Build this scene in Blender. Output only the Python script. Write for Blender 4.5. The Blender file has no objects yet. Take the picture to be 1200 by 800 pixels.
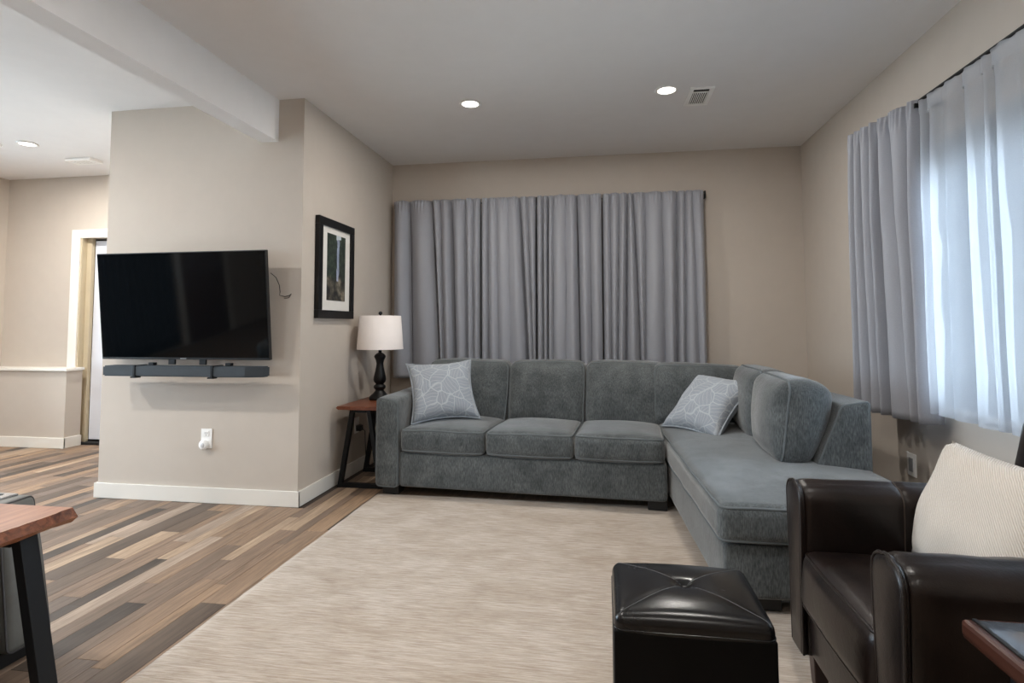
import bpy, bmesh, math, random
from mathutils import Vector, Matrix, Euler, noise

# ------------------------------------------------------------------ camera, world, exposure
S = bpy.context.scene
COL = S.collection
cam_d = bpy.data.cameras.new('camera')
cam = bpy.data.objects.new('camera', cam_d)
COL.objects.link(cam)
YAW, PITCH, ROLL, CAM_H, FPX, CY = -0.1564, 0.0570, -0.0026, 1.0785, 672.96, 343.42
fwd = Vector((math.sin(YAW)*math.cos(PITCH), math.cos(YAW)*math.cos(PITCH), math.sin(PITCH)))
rt = Vector((math.cos(YAW), -math.sin(YAW), 0))
up = rt.cross(fwd)
r2 = math.cos(ROLL)*rt + math.sin(ROLL)*up
u2 = -math.sin(ROLL)*rt + math.cos(ROLL)*up
cam.matrix_world = Matrix(((r2.x, u2.x, -fwd.x, 0), (r2.y, u2.y, -fwd.y, 0), (r2.z, u2.z, -fwd.z, CAM_H), (0, 0, 0, 1)))
cam_d.sensor_width = 36
cam_d.lens = FPX*36/1200
cam_d.shift_y = (CY-400)/1200
cam_d.clip_start = 0.05
S.camera = cam

world = bpy.data.worlds.new('overcast_sky')
S.world = world
world.use_nodes = True
wn = world.node_tree
bg = wn.nodes['Background']
bg.inputs['Color'].default_value = (0.74, 0.87, 1.0, 1)
bg.inputs['Strength'].default_value = 12.0

S.view_settings.view_transform = 'Standard'
S.view_settings.look = 'None'
S.view_settings.exposure = 0.25
S.view_settings.gamma = 1.0
S.view_settings.use_curve_mapping = False
S.cycles.max_bounces = 10
S.cycles.diffuse_bounces = 6
S.cycles.transparent_max_bounces = 16
S.cycles.sample_clamp_indirect = 6.0
S.cycles.use_denoising = True
LAMP_W = 11.0      # watts of each ceiling light

# window openings (x plane, y range, z range)
WIN_R = (1.5686, 1.15, 3.22, 0.68, 1.95)
ADDED_WIN_L = (-5.65, 0.95, 4.05, 0.30, 2.20)  # unseen opening, added to bring daylight into the left room
ADDED_WIN_B = (-2.6, -4.9, -3.7, 0.90, 2.10)     # added behind camera to light the TV wall: y plane, x range, z range
def portal(name, loc, rot, sx, sy):
    d = bpy.data.lights.new(name, 'AREA')
    d.shape = 'RECTANGLE'; d.size = sx; d.size_y = sy
    d.cycles.is_portal = True
    o = bpy.data.objects.new(name, d)
    o.location = loc; o.rotation_euler = rot
    COL.objects.link(o)
portal('window_daylight_portal', (WIN_R[0]+0.12, (WIN_R[1]+WIN_R[2])/2, (WIN_R[3]+WIN_R[4])/2), (0, math.pi/2, 0), WIN_R[4]-WIN_R[3], WIN_R[2]-WIN_R[1])
portal('window_daylight_portal', (ADDED_WIN_L[0]-0.12, (ADDED_WIN_L[1]+ADDED_WIN_L[2])/2, (ADDED_WIN_L[3]+ADDED_WIN_L[4])/2), (0, -math.pi/2, 0), ADDED_WIN_L[4]-ADDED_WIN_L[3], ADDED_WIN_L[2]-ADDED_WIN_L[1])
portal('window_daylight_portal', ((ADDED_WIN_B[1]+ADDED_WIN_B[2])/2, ADDED_WIN_B[0]-0.12, (ADDED_WIN_B[3]+ADDED_WIN_B[4])/2), (math.pi/2, 0, 0), ADDED_WIN_B[2]-ADDED_WIN_B[1], ADDED_WIN_B[4]-ADDED_WIN_B[3])

rng = random.Random(7)

# ------------------------------------------------------------------ materials
def lin(r, g, b):
    def f(c):
        c /= 255.0
        return c/12.92 if c <= 0.04045 else ((c+0.055)/1.055)**2.4
    return (f(r), f(g), f(b), 1)

class NT:
    def __init__(self, name):
        self.m = bpy.data.materials.new(name); self.m.use_nodes = True
        self.t = self.m.node_tree
        self.b = self.t.nodes['Principled BSDF']
        self.out = self.t.nodes['Material Output']
    def n(self, typ, **kw):
        nd = self.t.nodes.new(typ)
        for k, v in kw.items():
            if k.startswith('i_'):
                nd.inputs[k[2:].replace('_', ' ')].default_value = v
            else:
                setattr(nd, k, v)
        return nd
    def l(self, a, b): self.t.links.new(a, b)
    def coords(self, scale=(1, 1, 1), kind='Object'):
        tc = self.n('ShaderNodeTexCoord'); mp = self.n('ShaderNodeMapping')
        mp.inputs['Scale'].default_value = scale
        self.l(tc.outputs[kind], mp.inputs['Vector'])
        return mp.outputs['Vector']
    def noise(self, vec, scale=5, detail=4, rough=0.6, dist=0.0):
        nd = self.n('ShaderNodeTexNoise')
        nd.inputs['Scale'].default_value = scale; nd.inputs['Detail'].default_value = detail
        nd.inputs['Roughness'].default_value = rough; nd.inputs['Distortion'].default_value = dist
        self.l(vec, nd.inputs['Vector'])
        return nd.outputs['Fac']
    def ramp(self, fac, stops, interp='LINEAR'):
        nd = self.n('ShaderNodeValToRGB'); cr = nd.color_ramp; cr.interpolation = interp
        while len(cr.elements) < len(stops): cr.elements.new(0.5)
        for e, (p, c) in zip(cr.elements, stops): e.position = p; e.color = c
        self.l(fac, nd.inputs['Fac'])
        return nd.outputs['Color']
    def mix(self, fac, a, b, mode='MIX'):
        nd = self.n('ShaderNodeMix', data_type='RGBA', blend_type=mode)
        for s, v in ((nd.inputs[0], fac), (nd.inputs[6], a), (nd.inputs[7], b)):
            if hasattr(v, 'links'): self.l(v, s)
            else: s.default_value = v
        return nd.outputs[2]
    def math(self, op, a, b=0.0):
        nd = self.n('ShaderNodeMath', operation=op)
        for s, v in ((nd.inputs[0], a), (nd.inputs[1], b)):
            if hasattr(v, 'links'): self.l(v, s)
            else: s.default_value = v
        return nd.outputs[0]
    def bump(self, h, strength=0.2, dist=0.01):
        nd = self.n('ShaderNodeBump'); nd.inputs['Strength'].default_value = strength
        nd.inputs['Distance'].default_value = dist
        self.l(h, nd.inputs['Height']); self.l(nd.outputs['Normal'], self.b.inputs['Normal'])
    def set(self, **kw):
        for k, v in kw.items():
            s = self.b.inputs[k.replace('_', ' ')]
            if hasattr(v, 'links'): self.l(v, s)
            else: s.default_value = v
        return self.m

def plain(name, col, rough=0.5, metal=0.0, var=0.06, spec=0.5, bump=0.0, bscale=60):
    t = NT(name); v = t.coords()
    f = t.noise(v, 9, 3)
    dark = tuple(c*(1-var) for c in col[:3])+(1,); lite = tuple(min(1, c*(1+var)) for c in col[:3])+(1,)
    c = t.ramp(f, [(0.3, dark), (0.7, lite)])
    t.set(Base_Color=c, Roughness=rough, Metallic=metal, Specular_IOR_Level=spec)
    if bump: t.bump(t.noise(v, bscale, 3), bump, 0.004)
    return t.m

M = {}
M['wall'] = plain('beige_wall_paint', lin(194, 184, 173), 0.75, var=0.015, spec=0.25, bump=0.05, bscale=160)
M['ceiling'] = plain('ceiling_paint', lin(231, 229, 228), 0.85, var=0.012, spec=0.2, bump=0.05, bscale=200)
M['trim'] = plain('white_trim_paint', lin(228, 224, 216), 0.4, var=0.01)
M['jamb'] = plain('yellowish_jamb', lin(190, 176, 150), 0.5, var=0.03)
M['door'] = plain('pale_door_paint', lin(214, 216, 224), 0.45, var=0.01)
M['subfloor'] = plain('dark_joint', lin(58, 48, 42), 0.8)
M['white_plastic'] = plain('white_plastic', lin(242, 241, 238), 0.35, var=0.01)
M['grey_plastic'] = plain('grey_plastic', lin(150, 152, 154), 0.4, var=0.02)
M['black_plastic'] = plain('black_plastic', lin(20, 21, 23), 0.45, var=0.05)
M['plug_face'] = plain('plug_face_plastic', lin(205, 205, 206), 0.3)
M['slot'] = plain('dark_slot', lin(26, 26, 26), 0.8)
M['black_metal'] = plain('black_metal', lin(11, 13, 16), 0.5, var=0.08, spec=0.3)
M['black_wood'] = plain('black_lamp_finish', lin(9, 10, 12), 0.42, var=0.1, spec=0.35)
M['bronze'] = plain('dark_bronze', lin(28, 24, 24), 0.4, metal=0.4)
M['dark_frame'] = plain('dark_window_frame', lin(58, 60, 66), 0.5)
M['chrome'] = plain('satin_chrome', lin(190, 192, 195), 0.25, metal=0.9)
M['shade'] = plain('white_lamp_shade_linen', lin(236, 228, 224), 0.8, var=0.02, spec=0.2, bump=0.05, bscale=300)
M['brown_door'] = plain('brown_door_wood', lin(92, 58, 38), 0.5, var=0.15)
M['patio'] = plain('pale_patio_ground', lin(222, 220, 214), 0.9)
M['bark'] = plain('tree_bark', lin(84, 72, 60), 0.9)
M['foot'] = plain('black_furniture_foot', lin(14, 14, 15), 0.5)
M['chair_leg'] = plain('dark_walnut_leg', lin(48, 28, 22), 0.35, var=0.15)

def emit(name, col, s):
    t = NT(name)
    t.set(Base_Color=(0.8, 0.8, 0.8, 1), Emission_Color=col, Emission_Strength=s)
    return t.m
M['lens'] = emit('downlight_lens', (1.0, 0.93, 0.84, 1), 6.0)

def glass_mat():
    t = NT('window_glass')
    tr = t.n('ShaderNodeBsdfTransparent'); gl = t.n('ShaderNodeBsdfGlossy'); gl.inputs['Roughness'].default_value = 0.02
    tr.inputs['Color'].default_value = (0.95, 0.97, 0.98, 1)
    fr = t.n('ShaderNodeFresnel'); fr.inputs['IOR'].default_value = 1.45
    mx = t.n('ShaderNodeMixShader')
    t.l(fr.outputs[0], mx.inputs[0]); t.l(tr.outputs[0], mx.inputs[1]); t.l(gl.outputs[0], mx.inputs[2])
    t.l(mx.outputs[0], t.out.inputs['Surface'])
    return t.m
M['glass'] = glass_mat()

def sheer_mat():
    t = NT('white_sheer_voile')
    v = t.coords((1, 1, 1))
    w = t.noise(v, 900, 1)
    tr = t.n('ShaderNodeBsdfTransparent'); tl = t.n('ShaderNodeBsdfTranslucent'); df = t.n('ShaderNodeBsdfDiffuse')
    tl.inputs['Color'].default_value = (0.30, 0.33, 0.37, 1); df.inputs['Color'].default_value = (0.80, 0.82, 0.86, 1)
    m1 = t.n('ShaderNodeMixShader'); m1.inputs[0].default_value = 0.45
    t.l(tl.outputs[0], m1.inputs[1]); t.l(df.outputs[0], m1.inputs[2])
    m2 = t.n('ShaderNodeMixShader')
    f = t.math('ADD', t.math('MULTIPLY', w, 0.2), 0.49)
    t.l(f, m2.inputs[0]); t.l(tr.outputs[0], m2.inputs[1]); t.l(m1.outputs[0], m2.inputs[2])
    t.l(m2.outputs[0], t.out.inputs['Surface'])
    return t.m
M['sheer'] = sheer_mat()

def plank_mat():
    t = NT('mixed_tone_plank')
    oi = t.n('ShaderNodeObjectInfo')
    tone = t.ramp(oi.outputs['Random'], [
        (0.00, lin(150, 125, 102)), (0.14, lin(122, 104, 90)), (0.27, lin(106, 91, 79)), (0.38, lin(170, 147, 124)),
        (0.47, lin(74, 66, 60)), (0.58, lin(134, 113, 96)), (0.70, lin(114, 100, 90)), (0.80, lin(142, 119, 99)),
        (0.89, lin(90, 78, 69)), (0.96, lin(160, 142, 126))], 'CONSTANT')
    v = t.coords((1, 1, 1))
    off = t.n('ShaderNodeVectorMath', operation='ADD')
    sc = t.n('ShaderNodeVectorMath', operation='SCALE'); sc.inputs[0].default_value = (13.1, 7.3, 3.0)
    t.l(oi.outputs['Random'], sc.inputs['Scale']); t.l(v, off.inputs[0]); t.l(sc.outputs[0], off.inputs[1])
    mp = t.n('ShaderNodeMapping'); mp.inputs['Scale'].default_value = (34, 2.0, 1)
    t.l(off.outputs[0], mp.inputs['Vector'])
    g = t.noise(mp.outputs['Vector'], 1.6, 6, 0.65, 1.2)
    mp2 = t.n('ShaderNodeMapping'); mp2.inputs['Scale'].default_value = (6, 0.9, 1)
    t.l(off.outputs[0], mp2.inputs['Vector'])
    g2 = t.noise(mp2.outputs['Vector'], 2.0, 3, 0.5, 0.6)
    dk = t.mix(1.0, tone, (0.62, 0.60, 0.58, 1), 'MULTIPLY')
    lt = t.mix(1.0, tone, (1.22, 1.22, 1.22, 1), 'MULTIPLY')
    gm = t.ramp(g, [(0.32, (0, 0, 0, 1)), (0.62, (1, 1, 1, 1))])
    c = t.mix(gm, dk, lt)
    c2 = t.mix(t.ramp(g2, [(0.42, (0, 0, 0, 1)), (0.75, (0.55, 0.55, 0.55, 1))]), c, lin(112, 97, 85))
    t.set(Base_Color=c2, Roughness=t.math('ADD', t.math('MULTIPLY', g, 0.18), 0.42), Specular_IOR_Level=0.25)
    t.bump(g, 0.12, 0.003)
    return t.m
M['plank'] = plank_mat()

def rug_mat():
    t = NT('cream_ribbed_rug')
    v = t.coords((1, 1, 1))
    mp = t.n('ShaderNodeMapping'); mp.inputs['Scale'].default_value = (9, 150, 1)
    t.l(v, mp.inputs['Vector'])
    f = t.noise(mp.outputs['Vector'], 1.0, 4, 0.7, 0.4)
    mp2 = t.n('ShaderNodeMapping'); mp2.inputs['Scale'].default_value = (1.4, 2.6, 1)
    t.l(v, mp2.inputs['Vector'])
    g = t.noise(mp2.outputs['Vector'], 2.2, 5, 0.65, 0.5)
    mp3 = t.n('ShaderNodeMapping'); mp3.inputs['Scale'].default_value = (60, 330, 1)
    t.l(v, mp3.inputs['Vector'])
    h = t.noise(mp3.outputs['Vector'], 1.0, 2, 0.6)
    a = t.mix(t.ramp(f, [(0.34, (0, 0, 0, 1)), (0.66, (1, 1, 1, 1))]), lin(158, 143, 129), lin(207, 196, 184))
    b = t.mix(t.ramp(g, [(0.35, (0, 0, 0, 1)), (0.65, (1, 1, 1, 1))]), a, t.mix(1.0, a, lin(228, 222, 214), 'MULTIPLY'))
    c = t.mix(t.math('MULTIPLY', h, 0.3), b, lin(180, 166, 153))
    t.set(Base_Color=c, Roughness=0.95, Specular_IOR_Level=0.1, Sheen_Weight=0.15)
    t.bump(t.math('ADD', f, t.math('MULTIPLY', h, 0.5)), 0.5, 0.006)
    return t.m
M['rug'] = rug_mat()

def sofa_mat():
    t = NT('grey_chenille')
    v = t.coords()
    mp = t.n('ShaderNodeMapping'); mp.inputs['Scale'].default_value = (260, 260, 45)
    t.l(v, mp.inputs['Vector'])
    f = t.noise(mp.outputs['Vector'], 1.0, 3, 0.6)
    g = t.noise(v, 7.0, 5, 0.65, 0.5)
    h = t.noise(v, 2.4, 2, 0.5)
    a = t.mix(t.ramp(f, [(0.35, (0, 0, 0, 1)), (0.68, (1, 1, 1, 1))]), lin(70, 74, 75), lin(108, 112, 113))
    b = t.mix(t.ramp(g, [(0.36, (0, 0, 0, 1)), (0.66, (1, 1, 1, 1))]), t.mix(1.0, a, (0.66, 0.67, 0.68, 1), 'MULTIPLY'), t.mix(1.0, a, (1.12, 1.12, 1.12, 1), 'MULTIPLY'))
    t.set(Base_Color=b, Roughness=0.85, Specular_IOR_Level=0.15, Sheen_Weight=0.5, Sheen_Roughness=0.4)
    t.bump(t.math('ADD', f, g), 0.35, 0.004)
    return t.m
M['sofa'] = sofa_mat()
M['piping'] = plain('grey_piping', lin(100, 105, 107), 0.8, var=0.1, spec=0.15)

def pillow_mat():
    t = NT('embroidered_pillow_cloth')
    v = t.coords((1, 1, 1))
    wob = t.n('ShaderNodeTexNoise'); wob.inputs['Scale'].default_value = 5.0
    t.l(v, wob.inputs['Vector'])
    mv = t.mix(0.10, v, wob.outputs['Color'])
    vo = t.n('ShaderNodeTexVoronoi', feature='F1'); vo.inputs['Scale'].default_value = 11.5
    ve = t.n('ShaderNodeTexVoronoi', feature='DISTANCE_TO_EDGE'); ve.inputs['Scale'].default_value = 11.5
    t.l(mv, vo.inputs['Vector']); t.l(mv, ve.inputs['Vector'])
    sc = t.n('ShaderNodeSeparateColor'); t.l(vo.outputs['Color'], sc.inputs[0])
    sx = t.n('ShaderNodeSeparateXYZ'); t.l(mv, sx.inputs[0])
    ang = t.math('MULTIPLY', sc.outputs[0], 6.283)
    along = t.math('ADD', t.math('MULTIPLY', sx.outputs['X'], t.math('COSINE', ang)), t.math('MULTIPLY', sx.outputs['Z'], t.math('SINE', ang)))
    s = t.math('SINE', t.math('MULTIPLY', along, 330.0))
    veins = t.ramp(s, [(0.80, (0, 0, 0, 1)), (0.98, (0.75, 0.75, 0.75, 1))])
    rim = t.ramp(ve.outputs['Distance'], [(0.015, (1, 1, 1, 1)), (0.045, (0, 0, 0, 1))])
    line = t.math('MAXIMUM', veins, rim)
    wv = t.noise(v, 220, 2)
    base = t.mix(wv, lin(130, 136, 144), lin(158, 164, 171))
    c = t.mix(t.math('MULTIPLY', line, 0.42), base, lin(196, 201, 205))
    t.set(Base_Color=c, Roughness=0.85, Specular_IOR_Level=0.15, Sheen_Weight=0.2)
    t.bump(t.math('ADD', t.math('MULTIPLY', line, 0.8), wv), 0.3, 0.003)
    return t.m
M['pillow'] = pillow_mat()

def ribbed_mat():
    t = NT('cream_ribbed_cloth')
    v = t.coords()
    wv = t.n('ShaderNodeTexWave', wave_type='BANDS', bands_direction='DIAGONAL')
    wv.inputs['Scale'].default_value = 75; wv.inputs['Distortion'].default_value = 2.0; wv.inputs['Detail'].default_value = 2; wv.inputs['Detail Scale'].default_value = 0.6
    t.l(v, wv.inputs['Vector'])
    n = t.noise(v, 150, 2)
    c = t.mix(wv.outputs['Fac'], lin(184, 174, 163), lin(209, 201, 191))
    t.set(Base_Color=c, Roughness=0.9, Specular_IOR_Level=0.1, Sheen_Weight=0.15)
    t.bump(t.math('ADD', wv.outputs['Fac'], t.math('MULTIPLY', n, 0.4)), 0.45, 0.004)
    return t.m
M['cream'] = ribbed_mat()

def curtain_mat():
    t = NT('grey_blackout_cloth')
    v = t.coords()
    n = t.noise(v, 260, 2)
    g = t.noise(v, 3, 3)
    c = t.mix(n, lin(148, 150, 157), lin(164, 166, 173))
    c = t.mix(t.math('MULTIPLY', g, 0.25), c, lin(140, 143, 152))
    t.set(Base_Color=c, Roughness=0.62, Specular_IOR_Level=0.3, Sheen_Weight=0.15)
    t.bump(n, 0.05, 0.002)
    return t.m
M['curtain'] = curtain_mat()

def leather(name, c0, c1, rough, wr=0.35, spec=0.5):
    t = NT(name)
    v = t.coords()
    vo = t.n('ShaderNodeTexVoronoi', feature='F1'); vo.inputs['Scale'].default_value = 260
    t.l(v, vo.inputs['Vector'])
    g = t.noise(v, 5, 4, 0.6, 0.6)
    w = t.noise(v, 16, 4, 0.6, 0.8)
    c = t.ramp(g, [(0.35, c0), (0.68, c1)])
    t.set(Base_Color=c, Roughness=t.math('ADD', t.math('MULTIPLY', g, 0.18), rough), Specular_IOR_Level=spec)
    t.bump(t.math('ADD', t.math('MULTIPLY', vo.outputs['Distance'], 0.12), w), wr, 0.006)
    return t.m
M['leather_black'] = leather('black_glossy_leather', lin(6, 6, 8), lin(12, 12, 14), 0.16, 0.04, 0.42)
M['leather_black_shaded'] = leather('black_leather_shaded_side', lin(4, 4, 5), lin(8, 8, 9), 0.42, 0.03, 0.12)  # ottoman leather again, shade of the unlit sides put into its colour
M['leather_brown'] = leather('dark_brown_leather', lin(17, 12, 11), lin(34, 25, 22), 0.24, 0.18, 0.36)
M['leather_grey'] = leather('grey_leather', lin(92, 93, 90), lin(108, 109, 106), 0.38, 0.15)
M['stitch'] = plain('stitch_thread', lin(64, 54, 48), 0.6)
M['stitch_grey'] = plain('grey_stitch_thread', lin(74, 74, 76), 0.5)

def wood(name, c0, c1, c2, rough=0.35, axis=(22, 1.4, 22)):
    t = NT(name)
    v = t.coords(axis)
    g = t.noise(v, 1.5, 6, 0.6, 1.4)
    h = t.noise(v, 0.5, 2)
    c = t.ramp(g, [(0.28, c0), (0.5, c1), (0.72, c2)])
    t.set(Base_Color=c, Roughness=rough, Specular_IOR_Level=0.45)
    t.bump(g, 0.08, 0.003)
    return t.m
M['wood'] = wood('acacia_wood', lin(118, 72, 48), lin(150, 96, 66), lin(166, 112, 80), 0.42)
M['edge'] = wood('bark_like_live_edge', lin(58, 32, 22), lin(104, 60, 40), lin(142, 88, 60), 0.6, (26, 18, 26))
M['cherry'] = wood('cherry_side_table_wood', lin(88, 46, 28), lin(114, 64, 42), lin(130, 78, 54), 0.35)
M['mahogany'] = wood('mahogany_rim', lin(34, 17, 12), lin(58, 31, 22), lin(74, 42, 30), 0.35)

def screen_mat():
    t = NT('tv_screen_glass')
    t.set(Base_Color=(0.002, 0.003, 0.004, 1), Roughness=0.05, Specular_IOR_Level=0.35)
    return t.m
M['screen'] = screen_mat()
def glass_top_mat():
    t = NT('glass_table_inset')
    v = t.coords()
    t.set(Base_Color=t.ramp(t.noise(v, 3, 2), [(0.3, lin(66, 72, 80)), (0.7, lin(74, 80, 88))]), Roughness=0.08, Specular_IOR_Level=0.8)
    return t.m
M['glass_top'] = glass_top_mat()

def waterfall_mat():
    # printed picture: dark forest gorge with a narrow waterfall above pale boulders (local y = across, z = up, origin at print centre)
    t = NT('waterfall_print')
    tc = t.n('ShaderNodeTexCoord'); sp = t.n('ShaderNodeSeparateXYZ'); t.l(tc.outputs['Object'], sp.inputs[0])
    y, z = sp.outputs['Y'], sp.outputs['Z']
    v = t.coords()
    n1 = t.noise(v, 26, 6, 0.7); n2 = t.noise(v, 9, 3)
    forest = t.ramp(n1, [(0.34, lin(22, 28, 28)), (0.52, lin(46, 58, 50)), (0.7, lin(84, 92, 78))])
    rocks = t.ramp(t.noise(v, 14, 5, 0.6), [(0.4, lin(34, 34, 34)), (0.55, lin(84, 80, 70)), (0.68, lin(140, 132, 116))])
    lowmask = t.ramp(t.math('SUBTRACT', t.math('ADD', t.math('MULTIPLY', z, -4.0), t.math('MULTIPLY', n2, 0.5)), 0.35), [(0.1, (0, 0, 0, 1)), (0.25, (1, 1, 1, 1))])
    c = t.mix(lowmask, forest, rocks)
    dx = t.math('ABSOLUTE', t.math('SUBTRACT', t.math('ADD', y, t.math('MULTIPLY', n2, 0.05)), 0.045))
    streak = t.math('MULTIPLY', t.math('LESS_THAN', dx, 0.016), t.math('GREATER_THAN', z, -0.09))
    c = t.mix(t.math('MULTIPLY', streak, t.math('ADD', t.math('MULTIPLY', n1, 0.8), 0.25)), c, lin(176, 186, 214))
    sky = t.math('MULTIPLY', t.math('GREATER_THAN', t.math('ADD', z, t.math('MULTIPLY', n2, 0.08)), 0.232), t.math('LESS_THAN', t.math('ABSOLUTE', t.math('SUBTRACT', y, 0.03)), 0.035))
    c = t.mix(sky, c, lin(190, 200, 206))
    t.set(Base_Color=c, Roughness=0.35)
    return t.m
M['print'] = waterfall_mat()
M['leaf'] = plain('leaf_green', lin(150, 168, 92), 0.6, var=0.35)

# ------------------------------------------------------------------ helpers
def link(o):
    COL.objects.link(o); return o
def pmat(p):
    return Matrix.LocRotScale(p.location, p.rotation_euler, None)
def obj(name, bm, mat, parent=None, world=True, smooth=False, root=None, recalc=True):
    """link bm as one mesh object; vertices in world space are brought into the parent's space"""
    if recalc: bmesh.ops.recalc_face_normals(bm, faces=bm.faces)
    me = bpy.data.meshes.new(name)
    if parent is not None and world:
        inv = (root or parent)
        bm.transform(chain(inv).inverted())
    bm.to_mesh(me); bm.free()
    if smooth:
        me.polygons.foreach_set('use_smooth', [True]*len(me.polygons))
    me.materials.append(mat)
    o = bpy.data.objects.new(name, me)
    if parent is not None: o.parent = parent
    return link(o)
def chain(o):
    m = pmat(o)
    while o.parent is not None:
        o = o.parent; m = pmat(o) @ m
    return m
def tag(o, label, cat, group=None):
    o['label'] = label; o['category'] = cat
    if group: o['group'] = group
    return o
def thing(name, label, cat, loc, rz=0.0, group=None):
    o = bpy.data.objects.new(name, None); o.empty_display_size = 0.05
    o.location = loc; o.rotation_euler = (0, 0, rz)
    return tag(link(o), label, cat, group)
def struct(o):
    o['kind'] = 'structure'; return o

def add_hex(bm, c8, bevel=0.0, seg=2):
    vs = [bm.verts.new(c) for c in c8]
    fs = []
    for q in ((3, 2, 1, 0), (4, 5, 6, 7), (0, 1, 5, 4), (1, 2, 6, 5), (2, 3, 7, 6), (3, 0, 4, 7)):
        fs.append(bm.faces.new([vs[i] for i in q]))
    if bevel > 0:
        es = list({e for f in fs for e in f.edges})
        bmesh.ops.bevel(bm, geom=es, offset=bevel, segments=seg, affect='EDGES', profile=0.5, clamp_overlap=True)
    return bm
def c8(x0, x1, y0, y1, z0, z1):
    return [(x0, y0, z0), (x1, y0, z0), (x1, y1, z0), (x0, y1, z0), (x0, y0, z1), (x1, y0, z1), (x1, y1, z1), (x0, y1, z1)]
def box(x0, x1, y0, y1, z0, z1, bevel=0.0, bm=None, seg=2):
    bm = bm or bmesh.new()
    return add_hex(bm, c8(x0, x1, y0, y1, z0, z1), bevel, seg)
def prism(poly, axis, a0, a1, bm=None, bevel=0.0, seg=2):
    """extrude a 2-D polygon along axis 'x','y' or 'z'"""
    bm = bm or bmesh.new()
    def P(p, a):
        return {'x': (a, p[0], p[1]), 'y': (p[0], a, p[1]), 'z': (p[0], p[1], a)}[axis]
    A = [bm.verts.new(P(p, a0)) for p in poly]; B = [bm.verts.new(P(p, a1)) for p in poly]
    fs = [bm.faces.new(A), bm.faces.new(B[::-1])]
    n = len(poly)
    for i in range(n):
        fs.append(bm.faces.new([A[i], B[i], B[(i+1) % n], A[(i+1) % n]]))
    if bevel > 0:
        es = list({e for f in fs[:2] for e in f.edges})
        bmesh.ops.bevel(bm, geom=es, offset=bevel, segments=seg, affect='EDGES', clamp_overlap=True)
    return bm
def tube(pts, r, n=8, closed=False, bm=None, taper=None):
    bm = bm or bmesh.new()
    pts = [Vector(p) for p in pts]; N = len(pts); rings = []
    t0 = None; nrm = None
    for i, p in enumerate(pts):
        if closed: t = (pts[(i+1) % N]-pts[i-1])
        else: t = pts[min(i+1, N-1)]-pts[max(i-1, 0)]
        t.normalize()
        if nrm is None:
            a = Vector((0, 0, 1)) if abs(t.z) < 0.9 else Vector((1, 0, 0))
            nrm = t.cross(a).normalized()
        else:
            nrm = (nrm - t*nrm.dot(t))
            nrm = nrm.normalized() if nrm.length > 1e-6 else t.orthogonal().normalized()
        b = t.cross(nrm)
        rr = r if taper is None else r*taper(i/(N-1))
        rings.append([bm.verts.new(p+rr*(math.cos(2*math.pi*k/n)*nrm+math.sin(2*math.pi*k/n)*b)) for k in range(n)])
    for i in range(N if closed else N-1):
        A, B = rings[i], rings[(i+1) % N]
        for k in range(n):
            bm.faces.new([A[k], A[(k+1) % n], B[(k+1) % n], B[k]])
    if not closed:
        bm.faces.new(rings[0][::-1]); bm.faces.new(rings[-1])
    return bm
def lathe(prof, n=28, at=(0, 0, 0), bm=None, axis='z'):
    bm = bm or bmesh.new(); at = Vector(at); rings = []
    def P(r, h, a):
        x, y = r*math.cos(a), r*math.sin(a)
        return at + {'z': Vector((x, y, h)), 'y': Vector((x, h, y)), 'x': Vector((h, x, y))}[axis]
    for r, h in prof:
        if r < 1e-6: rings.append([bm.verts.new(P(0, h, 0))])
        else: rings.append([bm.verts.new(P(r, h, 2*math.pi*k/n)) for k in range(n)])
    for A, B in zip(rings, rings[1:]):
        if len(A) == 1 and len(B) == 1: continue
        for k in range(n):
            k2 = (k+1) % n
            if len(A) == 1: bm.faces.new([A[0], B[k], B[k2]])
            elif len(B) == 1: bm.faces.new([A[k], A[k2], B[0]])
            else: bm.faces.new([A[k], A[k2], B[k2], B[k]])
    return bm

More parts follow.
